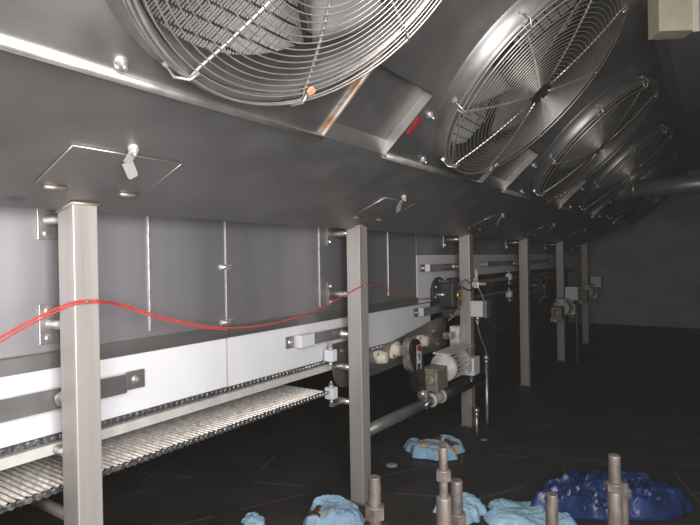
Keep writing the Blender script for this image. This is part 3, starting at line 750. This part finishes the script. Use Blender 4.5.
# ------------------------------------------------------------------ threaded rods on a frame in the foreground
fz = .700
def threaded(x, y, ztop, rad, nuts, label, zb=fz, coupling=None):
    t = thing('threaded_rod', label, 'threaded rod', (x,y,zb), 'upright threaded rods in the foreground')
    b = MB(); pts = []; rs = []; z = zb
    while z < ztop-.003:
        pts += [(x,y,z),(x,y,z+.0015)]; rs += [rad, rad*.90]; z += .003
    pts += [(x,y,ztop-.002),(x,y,ztop)]; rs += [rad*.98, rad*.86]
    b.tube(pts, rad, 20, rs=rs); b.build('rod_thread', M['stud'], t)
    for (z0, h, k) in nuts:
        b = MB(); b.hexa((x,y,z0), (0,0,1), rad*k, h); b.lathe((x,y,z0+h),(0,0,1),[(rad*k*.88,0),(rad*k*.8,.0025),(rad,.0025)],20); b.build('hex_nut', M['stud'], t)
    if coupling:
        z0, z1, r = coupling; b = MB(); b.lathe((x,y,z0),(0,0,1),[(0,0),(r,0),(r,z1-z0-.004),(r*.9,z1-z0),(0,z1-z0)],24); b.build('sleeve', M['stud'], t)
threaded(-.527,.848,.926,.0122,[(.850,.022,1.62)], 'thick threaded rod with hex nut, leftmost, beside the second post foot')
threaded(-.404,.883,.993,.0082,[(.935,.017,1.75)], 'tallest threaded rod with a nut halfway, in front of the stained blue rag', coupling=(fz,.906,.0135))
threaded(-.417,.970,.901,.0120,[(.815,.022,1.60)], 'thick threaded rod just right of the tallest one')
threaded(-.268,1.083,.867,.0118,[], 'short threaded rod in front of the pale blue film')
threaded(-.163,1.130,.948,.0112,[(.882,.012,1.65)], 'tall threaded rod with a nut in front of the dark blue film', coupling=(fz,.880,.0130))
threaded(-.157,1.200,.872,.0095,[(.845,.014,1.5)], 'short threaded rod close behind the tall one at the right')
fr = thing('mounting_frame', 'low grey steel frame carrying the upright threaded rods', 'frame', (-.34, 1.02, FZ))
c0 = Vector((-.56,.78)); c1 = Vector((-.08,1.30)); dd = (c1-c0).normalized(); nn = Vector((-dd.y, dd.x))
rot = Matrix.Translation(Vector((*((c0+c1)/2), 0))) @ Matrix.Rotation(math.atan2(dd.y, dd.x), 4, 'Z')
b = MB(); b.box(-.40,.40,-.07,.07,fz-.012,fz, mx=rot, bev=.002); b.build('top_plate', M['dull'], fr)
for sx in (-.35,.35):
    for sy in (-.04,.04):
        b = MB(); b.box(sx-.02,sx+.02,sy-.02,sy+.02,FZ,fz-.012, mx=rot, bev=.003); b.build('leg', M['dull'], fr)

# ------------------------------------------------------------------ rags and films on the floor
def rag(name, cx_, cy_, sx, sy, h, m, label, cat, seed, rotz=0, edge=.25, nu=60, nv=60, freq=1.5, group=None, crinkle=.25, base=.35, patches=()):
    rnd = Vector((seed*3.1, seed*1.7, seed*.9)); cr, sr = cos(rotz), sin(rotz)
    def fn(s, v):
        a, c = s*2-1, v*2-1
        x = a*math.sqrt(1-.4*c*c); y = c*math.sqrt(1-.4*a*a)
        th = math.atan2(y, x)
        e = 1+edge*noise.noise(Vector((cos(th)*1.3, sin(th)*1.3, seed)))*2+edge*.5*noise.noise(Vector((cos(th)*3.5, sin(th)*3.5, seed+5)))
        X, Y = x*sx*e, y*sy*e
        wv = Vector((noise.noise(Vector((x*1.4, y*1.4, seed+9))), noise.noise(Vector((x*1.4, y*1.4, seed+17))), 0))
        q = Vector((x*freq, y*freq, 0))+wv*1.3+rnd
        rim = max(abs(a), abs(c)); f = 1-rim**2.5
        n1 = 1-2*abs(noise.noise(q)); n2 = 1-2*abs(noise.noise(q*2.1+rnd)); n3 = 1-2*abs(noise.noise(q*4.7))
        z = h*(base+(1-base)*(.5+.5*noise.noise(q*.7+rnd)*2))*(.35+.65*f) * min(1, (1-rim)*7+.12)
        z += h*(.30*n1+.18*n2+.10*n3*crinkle*4)*crinkle*2*min(1, (1-rim)*5+.1)
        z = max(z, .003)+.003
        return Vector((cx_+X*cr-Y*sr, cy_+X*sr+Y*cr, FZ+z))
    b = MB(); b.grid(fn, nu, nv, .0015)
    o = tag(b.build(name, M[m]), label, cat, group)
    for (s0, s1, v0, v1) in patches:
        def fp(s, v, k=(s0, s1, v0, v1)):
            a = math.atan2(v-.5, s-.5); rr = math.hypot(s-.5, v-.5)
            w = .75+.5*noise.noise(Vector((cos(a)*1.5, sin(a)*1.5, k[0]*9)))
            S_, V_ = .5+(s-.5)*w, .5+(v-.5)*w
            p = fn(k[0]+(k[1]-k[0])*S_, k[2]+(k[3]-k[2])*V_); p.z += .003; return p
        b = MB(); b.grid(fp, 14, 14, .001); st = b.build('stained_patch', M['stain'], o); st['label'] = 'reddish brown stained patch'
    return o
rag('blue_tissue', -1.645, 2.24, .165, .13, .085, 'cloth', 'pale blue tissue with a reddish brown stain at the foot of the second post', 'tissue', 5, rotz=.5, edge=.10, crinkle=.32, patches=((.0,.36,.10,.62),))
rag('stained_rag', -1.63, 3.40, .19, .17, .075, 'cloth2', 'pale blue rag with ochre and brown stains lying beyond the tallest rod', 'rag', 11, rotz=.45, edge=.22, crinkle=.38, patches=((.36,.72,.55,.93),(.70,.93,.30,.55)))
rag('torn_film', -1.13, 2.66, .13, .10, .07, 'film2', 'small torn pale blue film just right of the two close rods', 'film', 23, rotz=.2, edge=.35, crinkle=.4)
rag('pale_film', -.80, 2.80, .24, .13, .05, 'film2', 'pale blue film spread under the front of the dark blue film', 'film', 21, rotz=.55, edge=.25, crinkle=.4)
rag('dark_blue_film', -.50, 3.14, .42, .19, .105, 'film', 'crumpled dark blue plastic film behind the right-hand threaded rods', 'film', 31, rotz=.62, edge=.15, nu=100, nv=80, freq=2.6, crinkle=.62, base=.55)
rag('blue_scrap', -1.98, 2.00, .06, .05, .035, 'film2', 'tiny pale blue scrap on the floor at the bottom edge left of the tissue', 'scrap', 41)
def stain(cx_, cy_, z, r, seed, parent):
    pass
b = MB(); b.lathe((-1.76,3.05,FZ), (0,0,1), [(0,.006),(.030,.006),(.038,.002),(.038,0)], 20)
tag(b.build('floor_disc', M['debris']), 'small flat grey disc on the floor between rag and second post', 'disc')
b = MB(); b.box(-1.44,-1.40,3.81,3.84,FZ,FZ+.006,bev=.002); tag(b.build('paper_scrap', M['debris']), 'tiny pale scrap on the floor near the tall thin rod', 'scrap')

# ------------------------------------------------------------------ far pipe and hanging box
t = thing('cross_pipe', 'thick grey pipe running out of the far hood towards the right', 'pipe', (-.4, 5.935, 1.975))
p0 = Vector((-.86,5.935,1.965)); p1 = Vector((XR,5.935,1.975))
b = MB(); b.tube([p0,p1], .085, 28); b.build('pipe_tube', M['pipe'], t)
b = MB(); b.tube([p0+Vector((.03,0,0)),p0+Vector((.10,0,0)),p0+Vector((.16,0,0))], .10, 28, rs=[.11,.105,.088]); b.build('pipe_reducer', M['steel'], t)
b = MB(); b.tube([p0+Vector((.20,0,0)),p0+Vector((.225,0,0))], .098, 28); b.build('pipe_collar', M['steel'], t)
t = thing('hanging_box', 'beige sheet box hanging from the ceiling at the top right', 'box', (-.15, 2.80, ZC))
b = MB(); mxx = Matrix.Translation(Vector((-.150,2.80,0))) @ Matrix.Rotation(.55,4,'Z')
b.box(-.078,.078,-.05,.05,2.300,ZC, mx=mxx, bev=.004); b.build('box_body', M['beige'], t)
b = MB(); b.box(.060,.088,-.060,-.048,2.290,ZC, mx=mxx, bev=.002); b.build('corner_strip', M['pale'], t)

# ------------------------------------------------------------------ light
LA, LB = 56, 92
def area(name, loc, target, sx, sy, e, col):
    l = bpy.data.lights.new(name, 'AREA'); l.shape = 'RECTANGLE'; l.size = sx; l.size_y = sy; l.energy = e; l.color = col
    o = bpy.data.objects.new(name, l); COL.objects.link(o); o.location = loc
    o.rotation_euler = (Vector(target)-Vector(loc)).to_track_quat('-Z', 'Y').to_euler(); return o
area('added_back_light', ((OX0+OX1)/2, YB-.02, (OZ0+OZ1)/2), ((OX0+OX1)/2, YB+5, (OZ0+OZ1)/2), OX1-OX0-.02, OZ1-OZ0-.02, LA, (1.0,.975,.95))  # added area light filling the unseen back opening
area('added_side_light', (XR-.01, (DY0+DY1)/2, 1.45), (XR-5, (DY0+DY1)/2, 1.45), DY1-DY0-.02, 1.05, LB, (1.0,.97,.97))  # second added light, in the unseen right-hand opening, brightens the near side

wd = bpy.data.worlds.new('World'); S.world = wd; wd.use_nodes = True
wd.node_tree.nodes['Background'].inputs[0].default_value = (.5,.5,.5,1); wd.node_tree.nodes['Background'].inputs[1].default_value = .3

vs = wd.node_tree.nodes.new('ShaderNodeVolumeScatter'); vs.inputs['Density'].default_value = .005; vs.inputs['Anisotropy'].default_value = .2
vs.inputs['Color'].default_value = (.86,.82,.78,1)
va = wd.node_tree.nodes.new('ShaderNodeVolumeAbsorption'); va.inputs['Density'].default_value = .028; va.inputs['Color'].default_value = (0,0,0,1)
ad = wd.node_tree.nodes.new('ShaderNodeAddShader'); wd.node_tree.links.new(vs.outputs[0], ad.inputs[0]); wd.node_tree.links.new(va.outputs[0], ad.inputs[1])
wd.node_tree.links.new(ad.outputs[0], wd.node_tree.nodes['World Output'].inputs['Volume'])      # thin mist; the black absorption is added to dim the far end

# ------------------------------------------------------------------ camera
f = 540.; yaw = math.atan(365/f); pitch = -math.radians(.37); roll = .0165
F = Vector((-sin(yaw)*cos(pitch), cos(yaw)*cos(pitch), sin(pitch)))
R0 = F.cross(Vector((0,0,1))).normalized(); U0 = R0.cross(F)
U = U0*cos(roll)+R0*sin(roll); R = R0*cos(roll)-U0*sin(roll)
cam = bpy.data.cameras.new('Camera'); co = bpy.data.objects.new('Camera', cam); COL.objects.link(co)
cam.sensor_width = 36; cam.lens = 36*f/700; cam.clip_start = .05; cam.clip_end = 100
mw = Matrix((( R.x,U.x,-F.x,0),(R.y,U.y,-F.y,0),(R.z,U.z,-F.z,1.33),(0,0,0,1)))
co.matrix_world = mw
S.camera = co
S.view_settings.view_transform = 'Standard'; S.view_settings.look = 'None'; S.view_settings.gamma = 1
S.view_settings.use_curve_mapping = False; S.view_settings.exposure = 0.0
